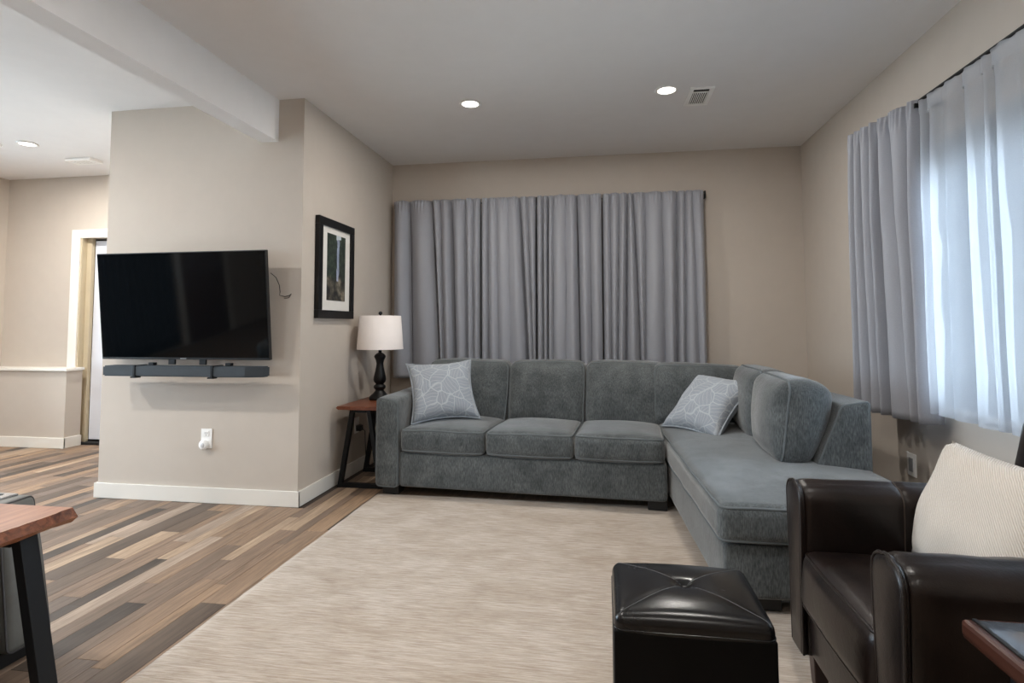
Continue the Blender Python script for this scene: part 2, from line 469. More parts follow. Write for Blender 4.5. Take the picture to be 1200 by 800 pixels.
class Soft:
    """rounded, crowned box mapped trilinearly onto eight corners"""
    def __init__(s, c, r, crown=(0, 0, 0), n=9, wob=0.0, seed=0, pinch=0.0):
        s.c = [Vector(p) for p in c]; s.r = r; s.crown = crown; s.n = n; s.wob = wob; s.seed = seed; s.pinch = pinch
        C = s.c
        s.h = (((C[1]-C[0]).length+(C[5]-C[4]).length)/4, ((C[3]-C[0]).length+(C[2]-C[1]).length)/4, ((C[4]-C[0]).length+(C[6]-C[2]).length)/4)
        s.r = min(r, *[h*0.98 for h in s.h])
    def mapp(s, p):
        u, v, w = [(p[i]/s.h[i]+1)/2 for i in range(3)]
        C = s.c
        bot = (C[0]*(1-u)+C[1]*u)*(1-v)+(C[3]*(1-u)+C[2]*u)*v
        top = (C[4]*(1-u)+C[5]*u)*(1-v)+(C[7]*(1-u)+C[6]*u)*v
        return bot*(1-w)+top*w
    def deform(s, p):
        h = s.h; r = s.r
        q = Vector([max(-(h[i]-r), min(h[i]-r, p[i])) for i in range(3)])
        d = Vector(p)-q
        if d.length > 1e-9: p = q+d.normalized()*r
        e = [max(0.0, 1-(p[i]/h[i])**2) for i in range(3)]
        f = Vector(p)
        f[0] += s.crown[0]*(p[0]/h[0])*(e[1]*e[2])**0.75
        f[1] += s.crown[1]*(p[1]/h[1])*(e[0]*e[2])**0.75
        f[2] += s.crown[2]*(p[2]/h[2])*(e[0]*e[1])**0.75
        o = s.mapp(f)
        if s.wob:
            o = o + s.wob*noise.noise_vector(o*5.5+Vector((s.seed*3.1, s.seed, 0)))
        return o
    def axis(s, i):
        h, r = s.h[i], s.r
        inner = [-(h-r)+2*(h-r)*k/s.n for k in range(s.n+1)] if h-r > 1e-4 else [0.0]
        side = [h-r*0.62, h-r*0.28, h] if h-r > 1e-4 else [h*0.4, h*0.75, h]
        return sorted([-a for a in side]+inner+side)
    def bm(s):
        bm = bmesh.new(); A = [s.axis(i) for i in range(3)]; cache = {}
        def V(p):
            k = (round(p[0], 6), round(p[1], 6), round(p[2], 6))
            if k not in cache: cache[k] = bm.verts.new(s.deform(p))
            return cache[k]
        for ax in range(3):
            a, b = [i for i in range(3) if i != ax]
            for sg in (-1, 1):
                for i in range(len(A[a])-1):
                    for j in range(len(A[b])-1):
                        q = []
                        for (ii, jj) in ((i, j), (i+1, j), (i+1, j+1), (i, j+1)):
                            p = [0, 0, 0]; p[ax] = sg*s.h[ax]; p[a] = A[a][ii]; p[b] = A[b][jj]
                            q.append(V(p))
                        try: bm.faces.new(q)
                        except ValueError: pass
        return bm
    def welt(s, ax, sg, off=0.0):
        """closed path along the rounded rim of one face"""
        a, b = [i for i in range(3) if i != ax]
        h = s.h; pts = []
        k = 0.72
        def side(fa, fb, n=14):
            return [(fa(t/n), fb(t/n)) for t in range(n)]
        ha, hb, r = h[a], h[b], s.r
        # go round at the corner line of the rounded box: the two faces meet at 45 degrees
        ring = []
        cr = r
        for (cx, cy, a0) in ((ha-cr, hb-cr, 0), (-(ha-cr), hb-cr, 90), (-(ha-cr), -(hb-cr), 180), (ha-cr, -(hb-cr), 270)):
            for t in range(5):
                an = math.radians(a0+t*22.5); ring.append((cx+cr*math.cos(an), cy+cr*math.sin(an)))
        dense = []
        for i in range(len(ring)):
            p, q = ring[i], ring[(i+1) % len(ring)]
            L = math.hypot(p[0]-q[0], p[1]-q[1]); m = max(1, int(L/0.04))
            dense += [(p[0]+(q[0]-p[0])*t/m, p[1]+(q[1]-p[1])*t/m) for t in range(m)]
        for (x, y) in dense:
            p = [0, 0, 0]; p[a], p[b], p[ax] = x, y, sg*(h[ax]-off)
            pts.append(s.deform(p))
        return pts

def pillow_bm(w, h, T, n=20, pinch=0.09, seed=0):
    bm = bmesh.new(); grid = {}
    for sgn in (1, -1):
        for i in range(n+1):
            for j in range(n+1):
                u, v = -1+2*i/n, -1+2*j/n
                edge = i in (0, n) or j in (0, n)
                if sgn == -1 and edge: grid[(sgn, i, j)] = grid[(1, i, j)]; continue
                x = w/2*u*(1-pinch*(1-v*v)*abs(u)**2); z = h/2*v*(1-pinch*(1-u*u)*abs(v)**2)
                t = T/2*(max(0, (1-u*u)*(1-v*v)))**0.42
                wv = 0.010*noise.noise(Vector((x*9+seed*5, z*9, sgn*2.0)))*(0 if edge else 1)
                grid[(sgn, i, j)] = bm.verts.new((x, -sgn*(t+wv), z))
        for i in range(n):
            for j in range(n):
                q = [grid[(sgn, i, j)], grid[(sgn, i+1, j)], grid[(sgn, i+1, j+1)], grid[(sgn, i, j+1)]]
                try: bm.faces.new(q if sgn == 1 else q[::-1])
                except ValueError: pass
    ring = [grid[(1, i, 0)].co.copy() for i in range(n)]+[grid[(1, n, j)].co.copy() for j in range(n)]+[grid[(1, i, n)].co.copy() for i in range(n, 0, -1)]+[grid[(1, 0, j)].co.copy() for j in range(n, 0, -1)]
    return bm, ring

# ------------------------------------------------------------------ the shell
XL, XR, YT, YB, H = -1.8211, 1.5686, 3.2651, 4.79, 2.5
XC, YF, XLL, YR = -3.19, 4.66, -5.65, -2.6          # column's left face, far wall, left wall, wall behind the camera
T = 0.15

floor = struct(obj('floor', box(XLL-T, XR+T, YR-T, YB+T, -0.16, -0.004), M['subfloor']))
ceil = struct(obj('ceiling', box(XLL-T, XR+T, YR-T, YB+T, H, H+0.16), M['ceiling']))
struct(obj('wall_back', box(XL, XR+T, YB, YB+T, -0.004, H), M['wall']))
struct(obj('wall_left', box(XC, XL, YT, YB+T, -0.004, H), M['wall']))            # the block that carries the television and the picture
DX0, DX1, DZ = -4.83, -4.00, 1.915                                              # door opening in the far wall
bm = box(XLL-T, DX0, YF, YF+T, -0.004, H)
box(DX1, XC, YF, YF+T, -0.004, H, bm=bm); box(DX0, DX1, YF, YF+T, DZ, H, bm=bm)
struct(obj('wall_far', bm, M['wall']))
def wall_with_opening(name, x0, x1, y0, y1, win):
    _, wy0, wy1, wz0, wz1 = win
    bm = box(x0, x1, y0, wy0, -0.004, H); box(x0, x1, wy1, y1, -0.004, H, bm=bm)
    box(x0, x1, wy0, wy1, -0.004, wz0, bm=bm); box(x0, x1, wy0, wy1, wz1, H, bm=bm)
    return struct(obj(name, bm, M['wall']))
wall_with_opening('wall_right', XR, XR+T, YR, YB, WIN_R)
wall_with_opening('wall_side', XLL-T, XLL, YR, YF, ADDED_WIN_L)
bm = box(XLL-T, ADDED_WIN_B[1], YR-T, YR, -0.004, H); box(ADDED_WIN_B[2], XR+T, YR-T, YR, -0.004, H, bm=bm)
box(ADDED_WIN_B[1], ADDED_WIN_B[2], YR-T, YR, -0.004, ADDED_WIN_B[3], bm=bm); box(ADDED_WIN_B[1], ADDED_WIN_B[2], YR-T, YR, ADDED_WIN_B[4], H, bm=bm)
struct(obj('wall_rear', bm, M['wall']))
w = struct(obj('added_window_3', box(ADDED_WIN_B[1]+.07, ADDED_WIN_B[2]-.07, YR-.09, YR-.082, ADDED_WIN_B[3]+.07, ADDED_WIN_B[4]-.07), M['glass']))  # unseen rear window, added for frontal light
for a in ((ADDED_WIN_B[1], ADDED_WIN_B[1]+.07, ADDED_WIN_B[3], ADDED_WIN_B[4]), (ADDED_WIN_B[2]-.07, ADDED_WIN_B[2], ADDED_WIN_B[3], ADDED_WIN_B[4]), (ADDED_WIN_B[1]+.07, ADDED_WIN_B[2]-.07, ADDED_WIN_B[3], ADDED_WIN_B[3]+.07), (ADDED_WIN_B[1]+.07, ADDED_WIN_B[2]-.07, ADDED_WIN_B[4]-.07, ADDED_WIN_B[4]), (-4.33, -4.27, ADDED_WIN_B[3]+.07, ADDED_WIN_B[4]-.07)):
    obj('window_frame', box(a[0], a[1], YR-.11, YR-.05, a[2], a[3], .003), M['dark_frame'], w)
struct(obj('trim_1', box(-2.111, -1.992, YR, YT, 2.234, H), M['ceiling']))       # the dropped ceiling beam
# low ledge along the far wall with a white cap
struct(obj('wall_ledge', box(XLL, -4.76, 4.50, YF, -0.004, 0.685), M['wall']))
struct(obj('trim_2', box(XLL, -4.735, 4.475, YF, 0.685, 0.71, 0.004), M['trim']))
# baseboards
BH, BT = 0.092, 0.015
def base(name, *a): return struct(obj(name, box(*a, 0.003), M['trim']))
bm = box(XC-BT, XL+BT, YT-BT, YT, 0, BH, 0.002); box(XL, XL+BT, YT-BT+0.0005, YB, 0, BH, 0.002, bm=bm); box(XC-BT, XC, YT-BT+0.0005, YF, 0, BH, 0.002, bm=bm)
struct(obj('baseboard_left', bm, M['trim']))
base('baseboard_back', XL+BT, XR, YB-BT, YB, 0, BH)
base('baseboard_right', XR-BT, XR, YR, YB-BT, 0, BH)
bm = box(XLL, -4.76+BT, 4.50-BT, 4.50, 0, BH, 0.002); box(-4.76, -4.76+BT, 4.50-BT+0.0005, YF, 0, BH, 0.002, bm=bm)
struct(obj('baseboard_far', bm, M['trim']))
# door in the far wall
door = struct(obj('door_1', box(DX0+0.075, DX1-0.05, YF+0.085, YF+0.125, 0.035, DZ-0.02, 0.002), M['door']))
obj('casing', box(DX0-0.085, DX0+0.005, YF-0.018, YF, 0, DZ+0.075, 0.003), M['trim'], door)
obj('casing', box(DX1-0.005, DX1+0.085, YF-0.018, YF, 0, DZ+0.075, 0.003), M['trim'], door)
obj('casing', box(DX0+0.006, DX1-0.006, YF-0.018, YF, DZ-0.005, DZ+0.075, 0.003), M['trim'], door)
o = obj('jamb', box(DX0, DX0+0.02, YF-0.004, YF+T, 0, DZ), M['jamb'], door); o['label'] = 'yellowish unpainted jamb'
obj('jamb', box(DX1-0.02, DX1, YF-0.004, YF+T, 0, DZ), M['jamb'], door)
obj('stop', box(DX0+0.02, DX0+0.07, YF+0.05, YF+0.085, 0, DZ), M['jamb'], door)
obj('sill', box(DX0+0.02, DX1-0.02, YF+0.01, YF+T, -0.004, 0.018), M['slot'], door)
obj('door_panel', box(DX0+0.19, DX1-0.17, YF+0.079, YF+0.086, 0.25, 0.85, 0.003), M['door'], door)
obj('door_panel', box(DX0+0.19, DX1-0.17, YF+0.079, YF+0.086, 1.0, 1.75, 0.003), M['door'], door)
obj('backing', box(DX0, DX1, YF+T-0.012, YF+T, 0, DZ), M['slot'], door)

def window(name, win, sgn, mat, f=0.075, ft=0.075):
    x, y0, y1, z0, z1 = win
    xa, xb = (x+0.05, x+0.11) if sgn > 0 else (x-0.11, x-0.05)
    w = struct(obj(name, box(xa+0.026, xa+0.034, y0+f, y1-f, z0+f, z1-ft), M['glass']))
    for a in ((xa, xb, y0, y0+f, z0, z1), (xa, xb, y1-f, y1, z0, z1), (xa, xb, y0+f, y1-f, z0, z0+f), (xa, xb, y0+f, y1-f, z1-ft, z1), (xa+0.005, xb-0.005, (y0+y1)/2-0.03, (y0+y1)/2+0.03, z0+f, z1-ft)):
        obj('window_frame', box(*a, 0.003), mat, w)
    return w
w = window('window_1', WIN_R, 1, M['dark_frame'], .07, .17)
obj('window_sill', box(XR, XR+0.05, WIN_R[1], WIN_R[2], WIN_R[3]-0.02, WIN_R[3]+0.012, 0.002), M['trim'], w)
window('added_window_2', ADDED_WIN_L, -1, M['dark_frame'])  # out-of-view window, added to brighten the left room
# brown door with white casing on the side wall (mirrored dimly in the television)
d2 = struct(obj('door_2', box(XLL, XLL+0.03, -1.60, -0.72, 0.01, 2.0, 0.003), M['brown_door']))
for a in ((XLL, XLL+0.04, -1.72, -1.605, 0, 2.08), (XLL, XLL+0.04, -0.715, -0.60, 0, 2.08), (XLL, XLL+0.04, -1.60, -0.72, 2.005, 2.08)):
    obj('casing', box(*a, 0.003), M['trim'], d2)
obj('door_handle', tube([(XLL+0.03, -1.52, 0.98), (XLL+0.075, -1.52, 0.98), (XLL+0.08, -1.49, 0.98), (XLL+0.08, -1.40, 0.98)], 0.011, 10), M['black_metal'], d2)

# ground outside and a tree beyond the sheers
struct(obj('ground', prism([(-30, -30), (30, -30), (30, 30), (-30, 30)], 'z', -0.62, -0.5), M['patio']))
tree = thing('tree', 'yellow-green leafy tree glimpsed outside through the white sheers', 'tree', (5.4, 9.6, -0.5))
obj('trunk', tube([(5.4, 9.6, -0.5), (5.45, 9.62, 1.0), (5.38, 9.66, 2.4), (5.5, 9.6, 3.6)], 0.05, 10, taper=lambda t: 1-0.6*t), M['bark'], tree, smooth=True)
bm = bmesh.new()
for i in range(300):
    while True:
        p = Vector((rng.uniform(-1, 1), rng.uniform(-1, 1), rng.uniform(-1, 1)))
        if 0.25 < p.length < 1: break
    c = Vector((5.4, 9.6, 3.2))+Vector((p.x*.55, p.y*.6, p.z*.95))
    a = Euler((rng.uniform(0, 6), rng.uniform(0, 6), rng.uniform(0, 6))).to_matrix()
    s = rng.uniform(0.07, 0.13)
    vs = [bm.verts.new(c+a@Vector(q)*s) for q in ((-1, 0, 0), (-0.2, -0.5, 0.1), (1, 0, 0), (-0.2, 0.5, 0.1))]
    bm.faces.new(vs)
o = obj('foliage', bm, M['leaf'], tree, recalc=False); o['kind'] = 'stuff'

# ------------------------------------------------------------------ floor planks (laid along the room's depth)
def plank_mesh(w, l, cache={}):
    k = (round(w, 3), round(l, 3))
    if k not in cache:
        bm = box(-w/2+0.0006, w/2-0.0006, 0.0006, l-0.0006, -0.0035, 0, 0.0009, seg=1)
        me = bpy.data.meshes.new('plank'); bmesh.ops.recalc_face_normals(bm, faces=bm.faces)
        bm.to_mesh(me); bm.free(); me.materials.append(M['plank']); cache[k] = me
    return cache[k]
def put_planks():
    pr = random.Random(21)
    x = XLL; n = 0; far = []
    while x < -1.36:
        w = pr.choice([0.05, 0.06, 0.075, 0.09, 0.11])
        xc = x+w/2
        top = 4.485 if xc < -4.76 else (YF if xc < XC-0.02 else (YT-BT if xc < XL+BT else YB-BT))
        if XC-0.05 < xc < XC: top = YF
        y = max(0.0, 0.80*abs(xc)-0.75) - pr.uniform(0, 0.6)
        while y < top-0.03:
            l = pr.choice([0.35, 0.45, 0.6, 0.8, 1.1])
            l = min(l, round(top-y, 2)) if y+l > top else l
            if top-(y+l) < 0.12: l = round(top-y, 2)
            o = bpy.data.objects.new('plank', plank_mesh(w, l)); o.parent = floor
            o.location = (xc, y, 0); COL.objects.link(o); n += 1
            y += l
        x += w
    return n
NPL = put_planks()
# the floor beyond the view is one sheet of the same planks
bm = bmesh.new()
pr = random.Random(5)
x = XLL
while x < XR-0.02:
    w = 0.12; y = YR-pr.uniform(0, 0.8); xc = x+w/2
    if x > -1.36: end = YB-BT
    else: end = max(0.0, 0.80*abs(xc)-0.75)-0.7
    while y < end:
        l = pr.choice([0.6, 0.9, 1.2]); y1 = min(y+l, end); a = max(y, YR)
        if y1-a > 0.02: box(x+0.0008, min(x+w, XR)-0.0008, a, y1-0.001, -0.0038, -0.0003, bm=bm)
        y += l
    x += w
o = obj('hidden_planks', bm, M['plank'], floor); o['kind'] = 'stuff'; o['label'] = 'rest of the planked floor beside and behind the view'

# ------------------------------------------------------------------ rug
def rug():
    x0, x1, y0, y1 = -1.442, 1.40, 0.55, 3.585
    bm = bmesh.new(); nx, ny = 90, 100; g = []
    for j in range(ny+1):
        row = []
        for i in range(nx+1):
            x = x0+(x1-x0)*i/nx; y = y0+(y1-y0)*j/ny
            e = min(i, nx-i, j, ny-j)
            z = 0.010+0.0015*noise.noise(Vector((x*3, y*16, 0)))-(0.006 if e == 0 else 0)
            if e == 0:
                x += 0.003*noise.noise(Vector((x*8, y*8, 3))); y += 0.003*noise.noise(Vector((x*8, y*8, 9)))
            row.append(bm.verts.new((x, y, z)))
        g.append(row)
    for j in range(ny):
        for i in range(nx):
            bm.faces.new([g[j][i], g[j][i+1], g[j+1][i+1], g[j+1][i]])
    rim = [g[0][i] for i in range(nx)]+[g[j][nx] for j in range(ny)]+[g[ny][i] for i in range(nx, 0, -1)]+[g[j][0] for j in range(ny, 0, -1)]
    low = [bm.verts.new((v.co.x, v.co.y, 0.0005)) for v in rim]
    for k in range(len(rim)):
        k2 = (k+1) % len(rim)
        bm.faces.new([rim[k], low[k], low[k2], rim[k2]])
    return tag(obj('area_rug', bm, M['rug'], smooth=True), 'large cream ribbed area rug covering the floor before the grey sectional', 'rug')
rug()
RUGZ = 0.0125

# ------------------------------------------------------------------ sectional sofa
sofa = thing('sectional_sofa', 'grey chenille L-shaped sectional sofa with a chaise at its right end', 'sofa', (-0.2, 3.9, 0))
A1 = -math.radians(3.3)
def L1(a, b, z):   # main run: a along the front, b towards the back wall
    return Vector((-1.443+a*math.cos(A1)-b*math.sin(A1), 3.535+a*math.sin(A1)+b*math.cos(A1), z))
A2 = math.radians(2.6)
def L2(a, b, z):   # chaise: a across, b from its front towards the back wall
    return Vector((0.432+a*math.cos(A2)-b*math.sin(A2), 2.275+a*math.sin(A2)+b*math.cos(A2), z))
def hx(L, a0, a1, b0, b1, z0, z1): return [L(*p) for p in c8(a0, a1, b0, b1, z0, z1)]
def cushion(name, corners, r, crown, parent, mat, wmat, welts=(), wob=0.0, seed=0, wr=0.0055, n=9, off=0.006):
    s = Soft(corners, r, crown, n, wob, seed)
    o = obj(name, s.bm(), mat, parent, smooth=True)
    for ax, sg in welts:
        obj('piping', tube(s.welt(ax, sg, off), wr, 6, closed=True), wmat, o, smooth=True)
    return o
F, P = M['sofa'], M['piping']
cushion('arm', [L1(0, -0.005, .06), L1(.155, -0.005, .06), L1(.155, .93, .06), L1(0, .93, .06), L1(0, -0.005, .622), L1(.155, -0.005, .612), L1(.155, .93, .64), L1(0, .93, .64)], .028, (.004, .004, .006), sofa, F, P, [(1, -1)], .004, 1)
cushion('rail', hx(L1, .157, 1.80, 0.012, .80, .065, .285), .02, (0, .006, 0), sofa, F, P, [], .003, 2)
cushion('back_frame', hx(L1, .06, 1.86, .74, .95, .08, .72), .04, (0, 0, 0), sofa, F, P, [], .003, 3)
SA = [.165, .722, 1.268, 1.792]
for k in range(3):
    cushion('seat_cushion', [L1(SA[k]+.003, -.012, .285), L1(SA[k+1]-.003, -.012, .285), L1(SA[k+1]-.003, .66, .285), L1(SA[k]+.003, .66, .285),
                             L1(SA[k]+.003, -.012, .435), L1(SA[k+1]-.003, -.012, .435), L1(SA[k+1]-.003, .66, .42), L1(SA[k]+.003, .66, .42)],
            .035, (.006, .014, .030), sofa, F, P, [(2, 1), (2, -1)], .005, 4+k)
BA = [.125, .738, 1.285, 1.84]
for k in range(3):
    a0, a1 = BA[k]+.004, BA[k+1]-.004
    ab0 = max(a0, .17)
    cushion('back_cushion', [L1(ab0, .53, .38), L1(a1-.005, .53, .38), L1(a1-.005, .73, .38), L1(ab0, .73, .38),
                             L1(a0, .62, .825), L1(a1, .62, .825), L1(a1, .84, .815), L1(a0, .84, .815)],
            .055, (.010, .05, .016), sofa, F, P, [(1, -1)], .008, 8+k, off=.012)
for a in (.035, 1.69):
    obj('foot', add_hex(bmesh.new(), hx(L1, a, a+.11, .035, .12, RUGZ, .068), .004), M['foot'], sofa)
# chaise
cushion('chaise_base', hx(L2, 0.004, .79, .012, 2.05, .065, .27), .02, (.004, .004, 0), sofa, F, P, [], .003, 12, n=12)
cushion('chaise_cushion', [L2(-.018, -.015, .27), L2(.81, -.015, .27), L2(.81, 1.95, .27), L2(-.012, 1.95, .27),
                           L2(-.018, -.015, .415), L2(.81, -.015, .415), L2(.81, 1.95, .425), L2(-.012, 1.95, .425)],
        .04, (.006, .012, .035), sofa, F, P, [(2, 1), (2, -1)], .006, 13, n=14)
# chaise back along the right wall: slanted front, upright end panel facing the camera
def slab(b0, b1):
    return [L2(.535, b0, .40), L2(.79, b0, .40), L2(.79, b1, .40), L2(.535, b1, .40), L2(.665, b0, .715), L2(.785, b0, .735), L2(.785, b1, .735), L2(.665, b1, .715)]
cushion('back_frame', slab(.535, 2.05), .022, (0, .003, 0), sofa, F, P, [(1, -1)], .003, 14)
cushion('back_frame', hx(L2, -.03, .79, 1.96, 2.12, .08, .72), .03, (0, 0, 0), sofa, F, P, [], .002, 15)
fa = lambda b: .385+.095*(b-.545)/1.15
for k, (b0, b1) in enumerate(((.545, 1.10), (1.11, 1.70))):
    f0, f1 = fa(b0), fa(b1)
    cushion('back_cushion', [L2(f0, b0, .425), L2(f1, b1, .425), L2(f1+.15, b1, .425), L2(f0+.15, b0, .425),
                             L2(f0+.035, b0, .835), L2(f1+.035, b1, .835), L2(f1+.24, b1, .80), L2(f0+.265, b0, .80)],
            .065, (.012, .048, .012), sofa, F, P, [(1, -1)], .008, 16+k, off=.012)
cushion('back_cushion', [L2(-.02, 1.66, .425), L2(.56, 1.66, .425), L2(.56, 1.84, .425), L2(-.02, 1.84, .425),
                         L2(-.02, 1.72, .82), L2(.60, 1.72, .81), L2(.60, 1.93, .80), L2(-.02, 1.93, .81)],
        .06, (.012, .04, .012), sofa, F, P, [(1, -1)], .008, 19, off=.012)
for (a, b) in ((.10, .05), (.62, .05)):
    obj('foot', add_hex(bmesh.new(), hx(L2, a, a+.12, b, b+.09, RUGZ, .068), .004), M['foot'], sofa)

def throw_pillow(label, loc, rot, w, h, T, mat, wmat, group, seed, pinch=.13, pr=.0055):
    bm, ring = pillow_bm(w, h, T, 22, pinch, seed)
    o = bpy.data.objects.new('throw_pillow', None); link(o)
    o.location = loc; o.rotation_euler = rot
    tag(o, label, 'pillow', group)
    obj('pillow_cover', bm, mat, o, world=False, smooth=True)
    if pr: obj('piping', tube(ring, pr, 7, closed=True), wmat, o, world=False, smooth=True)
    return o
M['pillow_piping'] = plain('blue_grey_piping', lin(148, 155, 162), 0.8)
throw_pillow('blue-grey embroidered throw pillow leaning upright by the left sofa arm', (-1.085, 3.825, .640), (-.60, -.05, .40), .455, .455, .19, M['pillow'], M['pillow_piping'], 'blue-grey throw pillows', 1)
throw_pillow('blue-grey embroidered throw pillow slumped in the sofa corner over the chaise', (.635, 3.73, .590), (-.80, 0.03, -.93), .455, .455, .18, M['pillow'], M['pillow_piping'], 'blue-grey throw pillows', 2)

# ------------------------------------------------------------------ curtains
def curtain_bm(p0, p1, nrm, zt, zb, valleys, depth, ns=240, nz=40, seed=0, header=0.035, sag=0.0, topk=0.45, hem=0.0):
    """cloth hung from p0 to p1; valleys = [(s at top, s at bottom, strength)]"""
    p0, p1, nrm = Vector(p0), Vector(p1), Vector(nrm)
    bm = bmesh.new(); rows = []
    vs = [(0.0, 0.0, 1.0)]+sorted(valleys)+[(1.0, 1.0, 1.0)]
    for j in range(nz+1):
        t = j/nz
        z = zt+(zb-zt)*t
        e = t**0.8
        cs = [(a+(b-a)*e, k) for a, b, k in vs]
        for i in range(1, len(cs)):
            if cs[i][0] < cs[i-1][0]+0.004: cs[i] = (cs[i-1][0]+0.004, cs[i][1])
        amp = depth*(topk+(1-topk)*min(1.0, t*3.0)**0.7)
        row = []
        for i in range(ns+1):
            s = i/ns*cs[-1][0]; k = 0
            while k < len(cs)-2 and s > cs[k+1][0]: k += 1
            c0, k0 = cs[k]; c1, k1 = cs[k+1]
            g = max(1e-4, c1-c0); q = min(1, max(0, (s-c0)/g))
            ridge = math.sin(math.pi*q)**0.55
            W = (p1-p0).length*g
            kk = k0*(1-q)+k1*q
            d = amp*0.75-amp*1.55*min(1.5, kk**1.6)*(1-ridge)*min(1.0, W/0.05+0.2)+amp*.25*ridge*min(1, W/.08)
            lean = 0.012*math.sin(2*math.pi*q)*min(1, t*2)
            p = p0+(p1-p0)*s
            d += 0.006*noise.noise(Vector((s*9+seed*7.7, z*2.2, seed)))
            if t < 0.06: d += 0.004*math.sin(s*170+seed)
            x = p+nrm*d+(p1-p0).normalized()*lean*W
            zz = z+(0.006*noise.noise(Vector((s*12+seed*3, 0, 5))) if j in (0, nz) else 0)
            if j == nz: zz -= hem*(1-abs(2*q-1))*0
            row.append(bm.verts.new((x.x, x.y, zz)))
        rows.append(row)
    for j in range(nz):
        for i in range(ns):
            bm.faces.new([rows[j][i], rows[j+1][i], rows[j+1][i+1], rows[j][i+1]])
    return bm
def cloth(name, bm, mat, thick, label, cat, group=None):
    o = obj(name, bm, mat, smooth=True, recalc=False)
    if thick:
        md = o.modifiers.new('thickness', 'SOLIDIFY'); md.thickness = thick; md.offset = 0
    return tag(o, label, cat, group)
# back curtains: valleys read in photo columns 463..826
def col(v): return (v-463)/(826-463)
XB0, XB1 = -1.768, 0.806
def bx(px): return XB0+(XB1-XB0)*col(px)
VB = [(482, 486, 1.2), (510, 524, 1.3), (521, 527, .8), (534, 540, 1.4), (552, 556, 1.0), (562, 563, .8),
      (580, 581, .9), (590, 593, .6), (603, 607, .5), (617, 628, 1.5), (626, 634, .8)]
VB2 = [(645, 645, 1.0), (651, 650, 1.2), (657, 656, .7), (672, 671, .6), (684, 687, 1.6), (699, 700, .8)]
VB3 = [(722, 722, .8), (733, 728, .9), (742, 737, 1.5), (747, 755, 1.2), (762, 758, .9), (780, 781, .9), (797, 794, 1.5), (806, 803, .8), (813, 817, .6)]
def panel(pa, pb, V, yoff, zt0, zt1, seed, label):
    vv = [((a-pa)/(pb-pa), (b-pa)/(pb-pa), k) for a, b, k in V if pa+3 < a < pb-2]
    bm = curtain_bm((bx(pa), 4.685+yoff, 0), (bx(pb), 4.685+yoff, 0), (0, -1, 0), 2.150, 0.645, vv, .058, ns=max(110, int((pb-pa)*1.8)), nz=44, seed=seed)
    return cloth('blackout_curtain', bm, M['curtain'], .002, label, 'curtain', 'grey curtains on the back wall')
panel(463, 570.5, VB, 0, 2.15, 2.15, 1, 'grey blackout curtain on the back wall, the one behind the table lamp')
panel(571.5, 636.5, VB, .004, 2.15, 2.15, 2, 'narrow grey blackout curtain on the back wall, second panel from the lamp')
panel(637.5, 712.5, VB2, .0, 2.15, 2.15, 3, 'grey blackout curtain on the back wall, third panel from the lamp')
panel(713.5, 826, VB3, .006, 2.15, 2.15, 4, 'grey blackout curtain on the back wall, the panel farthest from the lamp')
rod = thing('curtain_rod', 'black curtain rod behind the grey back wall curtains, only its ends showing', 'rod', (-.48, 4.735, 2.125))
obj('pole', tube([(XB0-.012, 4.748, 2.125), (XB1+.015, 4.748, 2.125)], .007, 10), M['black_metal'], rod, smooth=True)
for x in (XB0-.012, bx(636), XB1+.015):
    obj('bracket', box(x-.006, x+.006, 4.735, 4.79, 2.10, 2.158, .002), M['black_metal'], rod)

bm = curtain_bm((XLL+.05, -.52, 0), (XLL+.05, .62, 0), (1, 0, 0), 2.3, .06, [(i/11, i/11+.01, 1.0) for i in range(1, 11)], .05, ns=120, nz=12, seed=21)
cloth('blackout_curtain', bm, plain('dark_slate_cloth', lin(52, 60, 72), .8), .002, 'dark slate full-length curtain on the side wall, seen mirrored in the television', 'curtain')

# right-hand curtain: one grey panel, then the white sheer on the black rod
def cr(px): return (px-996)/(1078-996)
VR = [(.10, .10, .9), (.20, .27, 1.1), (.33, .40, .8), (.46, .49, 1.45), (.60, .80, .75), (.86, .90, .9)]
bm = curtain_bm((1.395, 3.435, 0), (1.485, 2.905, 0), (-1, -.1, 0), 2.138, .625, VR, .055, ns=170, nz=44, seed=8, topk=.6)
cloth('blackout_curtain', bm, M['curtain'], .002, 'grey blackout curtain beside the window on the right wall', 'curtain')
pr = random.Random(3)
VS = []; s = 0.0
while s < .96:
    s += pr.choice([.02, .028, .045, .07, .10]); VS.append((s+pr.uniform(-.008, .008), s+pr.uniform(-.012, .012), pr.uniform(.5, 1.3)))
VS = [v for v in VS if v[0] < .985 and v[1] < .985]
bm = curtain_bm((1.475, 2.885, 0), (1.475, 1.00, 0), (-1, 0, 0), 2.108, .682, VS, .030, ns=420, nz=40, seed=11, topk=.5)
sh = cloth('sheer_curtain', bm, M['sheer'], 0, 'white translucent sheer curtain glowing before the right-hand window', 'curtain')
hm = curtain_bm((1.4745, 2.885, 0), (1.4745, 1.00, 0), (-1, 0, 0), .735, .680, [(b, b, k) for a, b, k in VS], .022, ns=420, nz=3, seed=11, topk=1)
o = obj('hem', hm, M['sheer'], sh, smooth=True, recalc=False)
hd = curtain_bm((1.466, 2.885, 0), (1.466, 1.00, 0), (-1, 0, 0), 2.112, 2.045, [(a, a, k) for a, b, k in VS], .014, ns=420, nz=4, seed=12, topk=.8)
o = obj('header', hd, M['sheer'], sh, smooth=True, recalc=False)
rod = thing('curtain_rod', 'black curtain rod above the white sheer on the right wall', 'rod', (1.47, 2.0, 2.12))
obj('pole', tube([(1.56, 2.893, 2.118), (1.49, 2.893, 2.118), (1.472, 2.890, 2.118), (1.466, 2.87, 2.118), (1.466, .95, 2.118)], .0085, 10), M['black_metal'], rod, smooth=True)
